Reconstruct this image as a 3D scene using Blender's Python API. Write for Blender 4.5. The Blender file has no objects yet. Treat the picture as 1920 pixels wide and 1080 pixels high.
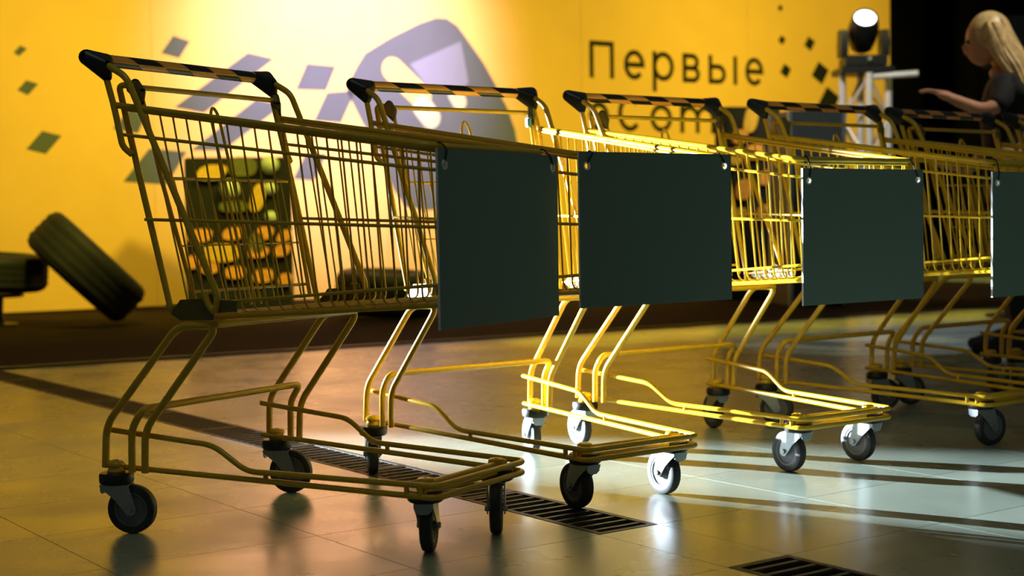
import bpy, bmesh, math, random
from mathutils import Vector, Matrix, Euler

# ------------------------------------------------------------------ camera, world, light, exposure
scene = bpy.context.scene
col = scene.collection
PI = math.pi
CAM_H = 0.6382
PITCH, ROLL, FPX = 0.044565, 0.015331, 2750.4
cam_data = bpy.data.cameras.new('camera')
cam_data.sensor_width = 36.0
cam_data.lens = FPX / 1920.0 * 36.0
cam_data.clip_end = 200
cam_data.dof.use_dof = True
cam_data.dof.focus_distance = 3.25
cam_data.dof.aperture_fstop = 3.6
camera = bpy.data.objects.new('camera', cam_data)
col.objects.link(camera)
_f = Vector((0, math.cos(PITCH), -math.sin(PITCH)))
_u = Vector((0, math.sin(PITCH), math.cos(PITCH)))
_x = Vector((1, 0, 0))
_r = _x * math.cos(ROLL) - _u * math.sin(ROLL)
_up = _x * math.sin(ROLL) + _u * math.cos(ROLL)
_b = -_f
camera.matrix_world = Matrix(((_r.x, _up.x, _b.x, 0), (_r.y, _up.y, _b.y, 0), (_r.z, _up.z, _b.z, CAM_H), (0, 0, 0, 1)))
scene.camera = camera

scene.view_settings.view_transform = 'Standard'
scene.view_settings.look = 'None'
scene.view_settings.gamma = 1.0
scene.view_settings.exposure = 0.0
scene.view_settings.use_curve_mapping = False

world = bpy.data.worlds.new('world')
scene.world = world
world.use_nodes = True
world.node_tree.nodes['Background'].inputs[0].default_value = (0.95, 1.0, 0.88, 1)
world.node_tree.nodes['Background'].inputs[1].default_value = 0.042


def spot(name, loc, target, power, color, size_deg, blend, radius):
    l = bpy.data.lights.new(name, 'SPOT')
    l.energy = power
    l.color = color
    l.spot_size = math.radians(size_deg)
    l.spot_blend = blend
    l.shadow_soft_size = radius
    o = bpy.data.objects.new(name, l)
    o.location = loc
    o.rotation_euler = (Vector(target) - Vector(loc)).to_track_quat('-Z', 'Y').to_euler()
    col.objects.link(o)
    return o


# yellow backdrop frame: origin on the floor, horizontal axis W_T, outward normal W_N (towards the room)
W_O = Vector((-2.8, 11.66, 0))
W_A = math.radians(33)
W_T = Vector((math.cos(W_A), math.sin(W_A), 0))
W_N = Vector((math.sin(W_A), -math.cos(W_A), 0))


def wall_pt(s, z, n=0.0):
    return W_O + W_T * s + W_N * n + Vector((0, 0, z))


for s in (-1.8, 1.2, 4.2, 7.0):
    spot('backdrop_wash', wall_pt(s, 4.3, 4.6), wall_pt(s, 0.7 if s < 4 else 1.3, 0), (860 if s < 4 else 700), (1.0, 0.86, 0.08), 75, 0.9, 0.25)
spot('backdrop_spot', wall_pt(1.7, 4.6, 4.2), wall_pt(1.65, 2.2, 0), 4800, (0.72, 0.54, 1.0), 42, 1.0, 0.3)
# low white stage beam raking across the carts from the left
spot('stage_beam', (-5.21, 6.81, 0.80), (0.5, 3.74, 0.37), 32000, (0.76, 0.87, 1.0), 11.2, 0.6, 0.022)
spot('hair_light', (3.5, 5.7, 4.3), (2.3, 6.85, 1.35), 330, (1.0, 0.92, 0.75), 16, 0.5, 0.1)  # added spot without a visible source, brightens the person's hair
spot('truss_light', (1.0, 6.4, 4.6), (2.75, 11.0, 1.5), 900, (1.0, 0.95, 0.86), 24, 0.6, 0.15)
# added amber spots standing in for the backdrop's reflection at the carpet edge
for k in range(6):
    x, y = -2.37 + 0.853 * (2.9 + 0.66 * k) + 0.26, 6.74 + 0.52 * (2.9 + 0.66 * k) - 0.42
    spot('amber_fill', (x - 0.3, y + 0.6, 4.8), (x, y, 0), 820, (1.0, 0.70, 0.08), 12, 0.9, 0.08)
# cool pool of light on the floor at the far right
spot('cool_pool', (4.6, 8.4, 4.6), (3.3, 7.6, 0), 420, (0.72, 0.80, 1.0), 40, 0.6, 0.2)
# dim hall light overhead
spot('hall_light', (-0.5, 1.5, 5.5), (0, 3.6, 0), 55, (0.80, 1.0, 0.86), 90, 0.8, 0.6)


# ------------------------------------------------------------------ materials
def nodes_of(name):
    m = bpy.data.materials.new(name)
    m.use_nodes = True
    return m, m.node_tree.nodes, m.node_tree.links, m.node_tree.nodes['Principled BSDF']


def plain(name, color, rough=0.5, metal=0.0, spec=0.5, var=0.12, scale=25.0, bump=0.0, coat=0.0):
    m, n, l, b = nodes_of(name)
    tc = n.new('ShaderNodeTexCoord')
    no = n.new('ShaderNodeTexNoise')
    no.inputs['Scale'].default_value = scale
    no.inputs['Detail'].default_value = 4
    l.new(tc.outputs['Object'], no.inputs['Vector'])
    ra = n.new('ShaderNodeValToRGB')
    ra.color_ramp.elements[0].position = 0.3
    ra.color_ramp.elements[1].position = 0.7
    ra.color_ramp.elements[0].color = tuple(c * (1 - var) for c in color) + (1,)
    ra.color_ramp.elements[1].color = tuple(min(1, c * (1 + var)) for c in color) + (1,)
    l.new(no.outputs['Fac'], ra.inputs['Fac'])
    l.new(ra.outputs['Color'], b.inputs['Base Color'])
    b.inputs['Roughness'].default_value = rough
    b.inputs['Metallic'].default_value = metal
    b.inputs['Specular IOR Level'].default_value = spec
    b.inputs['Coat Weight'].default_value = coat
    if bump:
        bp = n.new('ShaderNodeBump')
        bp.inputs['Strength'].default_value = bump
        bp.inputs['Distance'].default_value = 0.002
        l.new(no.outputs['Fac'], bp.inputs['Height'])
        l.new(bp.outputs['Normal'], b.inputs['Normal'])
    return m


M = {}
M['yellow'] = plain('yellow_powder_coat', (0.74, 0.45, 0.012), 0.25, spec=0.6, var=0.06, scale=40)
M['plate'] = plain('dull_yellow_plate', (0.16, 0.115, 0.012), 0.45, var=0.15)
M['black'] = plain('black_plastic', (0.010, 0.012, 0.012), 0.38, var=0.2)
M['rubber'] = plain('grey_rubber', (0.035, 0.038, 0.040), 0.55, var=0.2)
M['hub'] = plain('grey_wheel_hub', (0.16, 0.17, 0.175), 0.5, var=0.1)
M['zinc'] = plain('zinc_steel', (0.42, 0.46, 0.47), 0.33, metal=0.9, var=0.1)
M['tyre'] = plain('tyre_rubber', (0.012, 0.012, 0.011), 0.7, var=0.25, scale=12)
M['iron'] = plain('cast_iron', (0.045, 0.040, 0.030), 0.55, spec=0.4, var=0.35, scale=60, bump=0.3)
M['trough'] = plain('dark_trough', (0.006, 0.006, 0.005), 0.9)
M['board'] = plain('dark_foam_board', (0.165, 0.25, 0.195), 0.6, spec=0.3, var=0.05, scale=300)
M['board_edge'] = plain('white_board_edge', (0.80, 0.82, 0.84), 0.7, var=0.05)
M['cord'] = plain('black_cord', (0.008, 0.008, 0.008), 0.8)
M['eyelet'] = plain('pale_eyelet', (0.92, 0.90, 0.82), 0.5)
M['blue_bit'] = plain('blue_plastic', (0.10, 0.40, 0.55), 0.4)
M['backdrop'] = plain('yellow_backdrop_fabric', (0.90, 0.52, 0.15), 0.75, spec=0.25, var=0.03, scale=3)
M['print_dark'] = plain('black_print', (0.012, 0.013, 0.011), 0.75, spec=0.2, var=0.05, scale=3)
M['print_slate'] = plain('slate_print', (0.108, 0.118, 0.118), 0.75, spec=0.25, var=0.05, scale=3)
M['print_lavender'] = plain('lavender_print', (0.21, 0.215, 0.25), 0.75, spec=0.25, var=0.03, scale=3)
M['print_white'] = plain('white_print', (0.55, 0.52, 0.30), 0.75, spec=0.25, var=0.03, scale=3)
M['carpet'] = plain('dark_brown_carpet', (0.020, 0.0105, 0.004), 0.95, spec=0.1, var=0.3, scale=8, bump=0.3)
M['curtain'] = plain('black_curtain', (0.0035, 0.0035, 0.0035), 0.95, spec=0.05, var=0.3, scale=2)
M['case'] = plain('charcoal_case', (0.022, 0.030, 0.030), 0.5, var=0.2)
M['orange'] = plain('orange_panel', (0.88, 0.36, 0.07), 0.5, var=0.15)
M['amber'] = plain('amber_panel', (0.80, 0.46, 0.05), 0.5, var=0.15)
M['olive'] = plain('olive_panel', (0.13, 0.13, 0.03), 0.5, var=0.2)
M['pale'] = plain('pale_bulb', (0.55, 0.62, 0.48), 0.4, var=0.1)
M['alu'] = plain('aluminium_truss', (0.74, 0.75, 0.72), 0.45, metal=0.3, var=0.08)
M['skin'] = plain('skin', (0.62, 0.30, 0.18), 0.5, var=0.05)
M['hair'] = plain('blonde_hair', (0.72, 0.50, 0.22), 0.4, var=0.3, scale=30)
M['cloth'] = plain('black_cloth', (0.006, 0.006, 0.007), 0.85, var=0.3)
M['eye'] = plain('eye', (0.03, 0.03, 0.03), 0.2)


def grip_material():
    m, n, l, b = nodes_of('hazard_striped_grip')
    tc = n.new('ShaderNodeTexCoord')
    sp = n.new('ShaderNodeSeparateXYZ')
    l.new(tc.outputs['Object'], sp.inputs[0])

    def math_node(op, a, c=None):
        k = n.new('ShaderNodeMath')
        k.operation = op
        for i, v in enumerate((a, c)):
            if v is None:
                continue
            if isinstance(v, (int, float)):
                k.inputs[i].default_value = v
            else:
                l.new(v, k.inputs[i])
        return k.outputs[0]
    x = math_node('ADD', sp.outputs['X'], 0.002)
    z = math_node('SUBTRACT', sp.outputs['Z'], 0.99)
    ang = math_node('ARCTAN2', z, x)
    turn = math_node('DIVIDE', ang, 2 * PI)
    row = math_node('MULTIPLY', math_node('FLOOR', math_node('MULTIPLY', math_node('ADD', turn, 1.04), 4.0)), 0.5)
    slant = math_node('MULTIPLY', turn, 0.9)
    ph = math_node('ADD', math_node('ADD', math_node('DIVIDE', sp.outputs['Y'], 0.158), row), slant)
    fr = math_node('FRACT', math_node('ADD', ph, 10.0))
    st = math_node('GREATER_THAN', fr, 0.5)
    mx = n.new('ShaderNodeMix')
    mx.data_type = 'RGBA'
    l.new(st, mx.inputs['Factor'])
    mx.inputs['A'].default_value = (0.012, 0.014, 0.012, 1)
    mx.inputs['B'].default_value = (1.0, 0.45, 0.08, 1)
    l.new(mx.outputs['Result'], b.inputs['Base Color'])
    b.inputs['Roughness'].default_value = 0.25
    b.inputs['Specular IOR Level'].default_value = 0.6
    return m


M['grip'] = grip_material()


def floor_material():
    m, n, l, b = nodes_of('polished_floor')
    geo = n.new('ShaderNodeNewGeometry')
    info = n.new('ShaderNodeObjectInfo')
    n1 = n.new('ShaderNodeTexNoise')
    n1.inputs['Scale'].default_value = 1.6
    n1.inputs['Detail'].default_value = 6
    n1.inputs['Distortion'].default_value = 0.8
    l.new(geo.outputs['Position'], n1.inputs['Vector'])
    ra = n.new('ShaderNodeValToRGB')
    ra.color_ramp.elements[0].position = 0.32
    ra.color_ramp.elements[1].position = 0.68
    ra.color_ramp.elements[0].color = (0.22, 0.28, 0.22, 1)
    ra.color_ramp.elements[1].color = (0.36, 0.43, 0.34, 1)
    l.new(n1.outputs['Fac'], ra.inputs['Fac'])
    hs = n.new('ShaderNodeHueSaturation')
    mr = n.new('ShaderNodeMapRange')
    mr.inputs['To Min'].default_value = 0.86
    mr.inputs['To Max'].default_value = 1.10
    l.new(info.outputs['Random'], mr.inputs['Value'])
    l.new(mr.outputs['Result'], hs.inputs['Value'])
    l.new(ra.outputs['Color'], hs.inputs['Color'])
    l.new(hs.outputs['Color'], b.inputs['Base Color'])
    n2 = n.new('ShaderNodeTexNoise')
    n2.inputs['Scale'].default_value = 2.6
    n2.inputs['Detail'].default_value = 7
    l.new(geo.outputs['Position'], n2.inputs['Vector'])
    rr = n.new('ShaderNodeMapRange')
    rr.inputs['From Min'].default_value = 0.3
    rr.inputs['From Max'].default_value = 0.7
    rr.inputs['To Min'].default_value = 0.20
    rr.inputs['To Max'].default_value = 0.36
    l.new(n2.outputs['Fac'], rr.inputs['Value'])
    l.new(rr.outputs['Result'], b.inputs['Roughness'])
    b.inputs['IOR'].default_value = 2.2
    n3 = n.new('ShaderNodeTexNoise')
    n3.inputs['Scale'].default_value = 160
    n3.inputs['Detail'].default_value = 2
    l.new(geo.outputs['Position'], n3.inputs['Vector'])
    bp = n.new('ShaderNodeBump')
    bp.inputs['Strength'].default_value = 0.06
    bp.inputs['Distance'].default_value = 0.001
    l.new(n3.outputs['Fac'], bp.inputs['Height'])
    l.new(bp.outputs['Normal'], b.inputs['Normal'])
    return m


M['floor'] = floor_material()


def lens_material():
    m, n, l, b = nodes_of('lit_lens')
    b.inputs['Emission Color'].default_value = (0.85, 0.92, 1.0, 1)
    b.inputs['Emission Strength'].default_value = 6.0
    return m


M['lens'] = lens_material()


# ------------------------------------------------------------------ mesh helpers
def fillet(pts, fr, n=5):
    pts = [Vector(p) for p in pts]
    if not fr or len(pts) < 3:
        return pts
    out = [pts[0]]
    for i in range(1, len(pts) - 1):
        a, b, c = pts[i - 1], pts[i], pts[i + 1]
        la, lc = (a - b).length, (c - b).length
        r = fr[i] if isinstance(fr, (list, tuple)) else fr
        d = min(r, la * 0.48, lc * 0.48)
        p0, p2 = b + (a - b).normalized() * d, b + (c - b).normalized() * d
        for k in range(n + 1):
            t = k / n
            out.append(p0 * (1 - t) ** 2 + b * 2 * t * (1 - t) + p2 * t * t)
    out.append(pts[-1])
    return out


def tube(bm, pts, r, seg=8, fr=0.0, n=5, closed=False):
    path = fillet(pts, fr, n)
    q = [path[0]]
    for p in path[1:]:
        if (p - q[-1]).length > 1e-5:
            q.append(p)
    path = q
    N = len(path)
    tang = []
    for i in range(N):
        if closed:
            t = path[(i + 1) % N] - path[i - 1]
        else:
            t = path[min(i + 1, N - 1)] - path[max(i - 1, 0)]
        tang.append(t.normalized())
    ref = Vector((0, 0, 1)) if abs(tang[0].z) < 0.9 else Vector((1, 0, 0))
    u = tang[0].cross(ref).normalized()
    rings = []
    for i in range(N):
        u = (u - tang[i] * u.dot(tang[i])).normalized()
        v = tang[i].cross(u)
        rings.append([bm.verts.new(path[i] + (u * math.cos(2 * PI * k / seg) + v * math.sin(2 * PI * k / seg)) * r) for k in range(seg)])
    for i in range(N if closed else N - 1):
        A, B = rings[i], rings[(i + 1) % N]
        for k in range(seg):
            bm.faces.new((A[k], A[(k + 1) % seg], B[(k + 1) % seg], B[k]))
    if not closed:
        bm.faces.new(list(reversed(rings[0])))
        bm.faces.new(rings[-1])
    return bm


def lathe(bm, prof, mat=None, seg=24):
    """prof: list of (radius, height) turned about z."""
    mat = mat or Matrix()
    rings = []
    for r, h in prof:
        if r < 1e-6:
            rings.append([bm.verts.new(mat @ Vector((0, 0, h)))])
        else:
            rings.append([bm.verts.new(mat @ Vector((r * math.cos(2 * PI * k / seg), r * math.sin(2 * PI * k / seg), h))) for k in range(seg)])
    for A, B in zip(rings, rings[1:]):
        for k in range(seg):
            a = A[k % len(A)], A[(k + 1) % len(A)]
            b = B[k % len(B)], B[(k + 1) % len(B)]
            if len(A) == 1 and len(B) == 1:
                continue
            if len(A) == 1:
                bm.faces.new((a[0], b[1], b[0]))
            elif len(B) == 1:
                bm.faces.new((a[0], a[1], b[0]))
            else:
                bm.faces.new((a[0], a[1], b[1], b[0]))
    return bm


def box(bm, c, d, rot=None, bevel=0.0):
    mat = Matrix.Translation(Vector(c)) @ (rot or Matrix()) @ Matrix.Diagonal((d[0], d[1], d[2], 1))
    r = bmesh.ops.create_cube(bm, size=1.0, matrix=mat)
    if bevel:
        es = list({e for v in r['verts'] for e in v.link_edges})
        bmesh.ops.bevel(bm, geom=es, offset=bevel, segments=2, affect='EDGES')
    return bm


def prism(bm, poly, fn, t0, t1):
    """polygon of 2D points extruded: fn(a, b, t) -> 3D."""
    lo = [bm.verts.new(fn(a, b, t0)) for a, b in poly]
    hi = [bm.verts.new(fn(a, b, t1)) for a, b in poly]
    bm.faces.new(lo)
    bm.faces.new(list(reversed(hi)))
    k = len(poly)
    for i in range(k):
        bm.faces.new((lo[i], hi[i], hi[(i + 1) % k], lo[(i + 1) % k]))
    return bm


def hull(bm, spheres, seg=10):
    for c, r in spheres:
        bmesh.ops.create_uvsphere(bm, u_segments=seg, v_segments=seg - 2, radius=r, matrix=Matrix.Translation(Vector(c)))
    bmesh.ops.convex_hull(bm, input=list(bm.verts))
    loose = [v for v in bm.verts if not v.link_faces]
    bmesh.ops.delete(bm, geom=loose, context='VERTS')
    inner = [v for v in bm.verts if all(len(e.link_faces) != 2 for e in v.link_edges)]
    return bm


def mesh_of(name, bm, mat, smooth=True, angle=40):
    bmesh.ops.recalc_face_normals(bm, faces=list(bm.faces))
    me = bpy.data.meshes.new(name)
    bm.to_mesh(me)
    bm.free()
    mats = mat if isinstance(mat, (list, tuple)) else [mat]
    for k in mats:
        me.materials.append(M[k])
    if smooth:
        me.polygons.foreach_set('use_smooth', [True] * len(me.polygons))
        me.set_sharp_from_angle(angle=math.radians(angle))
    return me


def obj(name, bm, mat, parent=None, smooth=True, angle=40):
    me = bm if isinstance(bm, bpy.types.Mesh) else mesh_of(name, bm, mat, smooth, angle)
    o = bpy.data.objects.new(name, me)
    col.objects.link(o)
    if parent:
        o.parent = parent
    return o


def tag(o, label, cat, group=None):
    o['label'] = label
    o['category'] = cat
    if group:
        o['group'] = group
    return o


def structure(o, label=None):
    o['kind'] = 'structure'
    if label:
        o['label'] = label
    return o


def thing(name, label, cat, loc=(0, 0, 0), rz=0.0, group=None):
    o = bpy.data.objects.new(name, None)
    o.empty_display_size = 0.1
    col.objects.link(o)
    o.location = loc
    o.rotation_euler = (0, 0, rz)
    return tag(o, label, cat, group)


def copy_tree(o, parent=None):
    c = o.copy()
    col.objects.link(c)
    c.parent = parent
    for ch in list(o.children):
        copy_tree(ch, c)
    return c


def BM():
    return bmesh.new()


# ------------------------------------------------------------------ floor, drain channel, carpet, walls
F_A = math.radians(-54)
F_D = Vector((math.cos(F_A), math.sin(F_A), 0))          # along the drain channel, towards the camera
F_L = Vector((-math.sin(F_A), math.cos(F_A), 0))         # across, away to the right
CH0, CH1 = 1.880, 2.040


def fp(s, t, z=0.0):
    return F_D * s + F_L * t + Vector((0, 0, z))


def floor_box(bm, s0, s1, t0, t1, z0, z1):
    return prism(bm, [(s0, t0), (s1, t0), (s1, t1), (s0, t1)], lambda a, b, t: fp(a, b, t), z0, z1)


bm = BM()
floor_box(bm, -22, 6, -16, CH0, -0.10, -0.002)
floor_box(bm, -22, 6, CH1, 22, -0.10, -0.002)
floor_box(bm, -22, -6.80, CH0, CH1, -0.10, -0.002)
floor_box(bm, -2.297, -1.930, CH0, CH1, -0.10, -0.002)
floor_box(bm, -1.40, 6, CH0, CH1, -0.10, -0.002)
floor = structure(obj('floor', bm, 'floor', smooth=False), 'polished grey-green floor with yellow reflections')

TS, TT = 0.367, 0.45


def tile_mesh(sz_s, sz_t):
    b = BM()
    prism(b, [(0, 0), (sz_s, 0), (sz_s, sz_t), (0, sz_t)], lambda a, c, t: F_D * a + F_L * c + Vector((0, 0, t)), -0.004, 0.0)
    top = [e for e in b.edges if all(v.co.z > -0.001 for v in e.verts)]
    bmesh.ops.bevel(b, geom=top, offset=0.0004, segments=1, affect='EDGES')
    return mesh_of('tile', b, 'floor', smooth=False)


J = 0.0012
tm = tile_mesh(TS - J, TT - J)
for i in range(-13, 4):
    for j in list(range(-4, 0)) + list(range(0, 8)):
        s = -2.297 + i * TS
        t = CH1 + j * TT if j >= 0 else CH0 + j * TT
        p = fp(s + TS / 2, t + TT / 2)
        if p.y < 2.3 or abs(p.x) > p.y * 0.36 + 0.45 or (p - Vector((-2.37, 6.74, 0))).dot(Vector((-0.52, 0.853, 0))) > -0.32:
            continue
        o = obj('tile', tm, None, floor)
        o.location = fp(s + J / 2, t + J / 2)
bm = BM()
prism(bm, [(0, 0), (TS - J, 0), (TS - J, CH1 - CH0 - J), (0, CH1 - CH0 - J)], lambda a, c, t: F_D * a + F_L * c + Vector((0, 0, t)), -0.004, 0.0)
o = obj('tile', bm, 'floor', floor, smooth=False)
o.location = fp(-2.297 + J / 2, CH0 + J / 2)

bm = BM()
for s0, s1 in ((-6.80, -2.297), (-1.930, -1.40)):
    floor_box(bm, s0, s1, CH0, CH1, -0.09, -0.075)
    floor_box(bm, s0, s1, CH0, CH0 + 0.006, -0.075, -0.014)
    floor_box(bm, s0, s1, CH1 - 0.006, CH1, -0.075, -0.014)
structure(obj('trim_1', bm, 'trough', smooth=False), 'dark drain channel sunk into the floor')

# cast iron grates, half a metre each, bars across the channel
GL = 0.494


def grate_parts():
    w = CH1 - CH0
    b = BM()
    for a0, a1, c0, c1 in ((0, GL, 0.002, 0.016), (0, GL, w - 0.016, w - 0.002), (0, 0.014, 0.016, w - 0.016), (GL - 0.014, GL, 0.016, w - 0.016)):
        prism(b, [(a0, c0), (a1, c0), (a1, c1), (a0, c1)], lambda a, c, t: F_D * a + F_L * c + Vector((0, 0, t)), -0.022, 0.0005)
    frame = mesh_of('frame', b, 'iron', smooth=False)
    b = BM()
    prism(b, [(-0.0085, 0.016), (0.0085, 0.016), (0.0085, w - 0.016), (-0.0085, w - 0.016)], lambda a, c, t: F_D * a + F_L * c + Vector((0, 0, t)), -0.020, 0.0)
    top = [e for e in b.edges if all(v.co.z > -0.001 for v in e.verts)]
    bmesh.ops.bevel(b, geom=top, offset=0.003, segments=2, affect='EDGES')
    bar = mesh_of('bar', b, 'iron', smooth=True)
    return frame, bar


gf, gb = grate_parts()
gstarts = [-1.930] + [-2.297 - (k + 1) * 0.5 for k in range(9)]
glabels = ['dark iron drain grate cut off by the bottom edge of the picture, lower right',
           'dark iron drain grate ending in the floor under the second cart\'s front wheel',
           'dark iron drain grate behind the front wheels of the nearest cart'] + \
          ['dark iron drain grate in the channel running back under the nearest cart to the carpet'] * 7
for s, lab in zip(gstarts, glabels):
    g = thing('drain_grate', lab, 'grate', fp(s + 0.003, CH0, 0), 0, 'iron grates over the drain channel')
    obj('frame', gf, None, g)
    for k in range(11):
        o = obj('bar', gb, None, g)
        o.location = F_D * (0.014 + (k + 0.62) * (GL - 0.028) / 11.24)

# carpet (dark) from its front edge to the walls
C0, C1 = Vector((-2.37, 6.74, 0)), Vector((1.45, 9.07, 0))
cd = (C1 - C0).normalized()
cn = Vector((-cd.y, cd.x, 0))
bm = BM()
prism(bm, [(-6, 0), (9.5, 0), (9.5, 8.5), (-6, 8.5)], lambda a, b, t: C0 + cd * a + cn * b + Vector((0, 0, t)), -0.001, 0.008)
structure(obj('trim_2', bm, 'carpet', smooth=False), 'dark brown carpet laid in front of the yellow backdrop')
bm = BM()
prism(bm, [(-6, -0.03), (9.5, -0.03), (9.5, 0), (-6, 0)], lambda a, b, t: C0 + cd * a + cn * b + Vector((0, 0, t)), -0.001, 0.010)
structure(obj('trim_3', bm, 'black', smooth=False), 'black edge strip along the dark carpet')

# black hall walls behind everything
bm = BM()
prism(bm, [(-8, 0), (18, 0), (18, 6), (-8, 6)], lambda a, b, t: wall_pt(a, b, t), -0.9, -0.7)
structure(obj('wall_back', bm, 'curtain', smooth=False), 'black drape behind the yellow backdrop')
bm = BM()
q = wall_pt(9.4, 0, 0.0)
for k in range(26):                       # pleated drape from the backdrop end towards the right
    a = k * 0.24
    c = wall_pt(9.4 + a * 0.9, 0, 0.15 + 0.06 * math.sin(k * 2.4) + a * 0.35)
    tube(bm, [c, c + Vector((0, 0, 5.8))], 0.15, 10)
structure(obj('wall_right', bm, 'curtain'), 'black pleated drape right of the backdrop')

# ------------------------------------------------------------------ yellow backdrop with its print
backdrop = thing('event_backdrop', 'large yellow printed backdrop wall with dark lettering and slanted blocks', 'backdrop', W_O, W_A)


def bd(name, poly, mat, n0, n1):
    b = BM()
    prism(b, poly, lambda s, z, t: Vector((s, -t, z)), n0, n1)
    return obj(name, b, mat, backdrop, smooth=False)


for k in range(6):
    x0 = -4.2 + k * 2.09
    x1 = min(x0 + 2.087, 8.33)
    bd('fabric_panel', [(x0, 0.02), (x1, 0.02), (x1, 4.6), (x0, 4.6)], 'backdrop', -0.06, 0.0)
SH = {
    'd1': [(-1.085, 1.969), (-1.034, 2.025), (-0.985, 2.002), (-1.047, 1.943)],
    'd2': [(-1.066, 1.69), (-0.998, 1.766), (-0.909, 1.741), (-0.99, 1.653)],
    'd3': [(-1.013, 1.247), (-0.891, 1.387), (-0.745, 1.354), (-0.868, 1.213)],
    'd4': [(0.059, 2.021), (0.161, 2.165), (0.298, 2.127), (0.207, 1.99)],
    'teal': [(-0.345, 1.415), (-0.209, 1.571), (-0.076, 1.535), (-0.147, 1.386)],
    'P1': [(0.793, 2.061), (1.027, 2.023), (0.405, 1.561), (0.16, 1.599)],
    'P2': [(0.856, 1.682), (1.096, 1.644), (0.557, 1.258), (0.289, 1.259)],
    'P3': [(-0.058, 1.266), (0.249, 1.245), (0.078, 0.983), (-0.274, 1.004)],
    'P4': [(1.321, 1.997), (1.59, 1.987), (1.494, 1.778), (1.215, 1.777)],
    'P5': [(1.502, 1.761), (1.773, 1.788), (1.628, 1.51), (1.377, 1.522)],
    'P6': [(1.294, 1.242), (1.486, 1.244), (1.365, 1.016), (1.175, 1.033)],
}
for k, poly in SH.items():
    bd('printed_block', poly, 'print_slate', 0.0, 0.002)
LOGO = [(1.871, 2.111), (2.117, 2.254), (2.401, 2.393), (2.578, 2.457), (2.69, 2.458), (2.801, 2.398), (2.912, 2.269), (3.069, 2.082), (3.205, 1.873), (3.319, 1.679), (3.398, 1.483), (3.431, 1.305), (3.282, 0.986), (2.929, 0.79), (2.455, 0.758), (2.237, 0.794), (2.132, 0.928), (2.03, 1.153), (1.929, 1.377), (1.827, 1.524), (1.747, 1.67), (1.687, 1.779), (1.731, 1.892), (1.796, 2.005)]
lg = bd('logo', LOGO, 'print_slate', 0.0, 0.002)
lg['label'] = 'large slate blue rounded logo shape on the backdrop'


def capsule(p, q, r, n=9):
    p, q = Vector(p), Vector(q)
    d = (q - p).normalized()
    a0 = math.atan2(d.y, d.x)
    out = [(q.x + r * math.cos(a0 - PI / 2 + PI * k / n), q.y + r * math.sin(a0 - PI / 2 + PI * k / n)) for k in range(n + 1)]
    out += [(p.x + r * math.cos(a0 + PI / 2 + PI * k / n), p.y + r * math.sin(a0 + PI / 2 + PI * k / n)) for k in range(n + 1)]
    return out


def logo_bit(name, poly, mat, n1):
    b = BM()
    prism(b, poly, lambda s, z, t: Vector((s, -t, z)), 0.002, n1)
    return obj(name, b, mat, lg, smooth=False)


logo_bit('logo_facet', [(2.306, 2.038), (2.832, 2.265), (2.905, 1.9), (2.766, 1.76), (2.477, 1.845)], 'print_lavender', 0.003)
logo_bit('logo_stroke', capsule((2.135, 1.985), (2.41, 1.76), 0.105), 'backdrop', 0.004)
logo_bit('logo_dot', capsule((2.43, 1.665), (2.505, 1.579), 0.10), 'print_white', 0.0045)
logo_bit('logo_dot', capsule((2.766, 1.785), (2.805, 1.725), 0.075), 'print_white', 0.0045)
for (s, z), r in zip([(6.706, 2.817), (6.725, 2.488), (7.12, 2.471), (6.775, 2.171), (7.273, 2.17), (7.40, 1.88)], (0.035, 0.05, 0.075, 0.075, 0.12, 0.15)):
    bd('printed_square', [(s - r * 1.05, z - r * 0.25), (s - r * 0.2, z + r), (s + r * 1.05, z + r * 0.3), (s + r * 0.2, z - r)], 'print_dark', 0.0, 0.002)


def arc(cx, cz, rx, rz, a0, a1, n=16):
    return [(cx + rx * math.cos(math.radians(lerp(a0, a1, k / n))), cz + rz * math.sin(math.radians(lerp(a0, a1, k / n)))) for k in range(n + 1)]


def lerp(a, b, t):
    return a + (b - a) * t


def strip(b, pts, w, closed=False):
    """flat lettering stroke of width w along pts, mitred at the corners."""
    n = len(pts)
    V = [Vector(p) for p in pts]
    lo, hi = [], []
    for k in range(n):
        if closed:
            d0, d1 = (V[k] - V[k - 1]).normalized(), (V[(k + 1) % n] - V[k]).normalized()
        else:
            d0 = (V[k] - V[max(k - 1, 0)]).normalized() if k else (V[1] - V[0]).normalized()
            d1 = (V[min(k + 1, n - 1)] - V[k]).normalized() if k < n - 1 else d0
        m = d0 + d1
        m = m.normalized() if m.length > 1e-6 else d0
        nn = Vector((-m.y, m.x))
        q = w / 2 / max(0.45, nn.dot(Vector((-d0.y, d0.x))))
        for t, L in ((-1, lo), (1, hi)):
            p = V[k] + nn * q * t
            L.append((b.verts.new((p.x, 0, p.y)), b.verts.new((p.x, -0.002, p.y))))
    for k in range(n if closed else n - 1):
        k2 = (k + 1) % n
        b.faces.new((lo[k][1], lo[k2][1], hi[k2][1], hi[k][1]))
        b.faces.new((lo[k][0], lo[k2][0], lo[k2][1], lo[k][1]))
        b.faces.new((hi[k][0], hi[k][1], hi[k2][1], hi[k2][0]))


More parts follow.
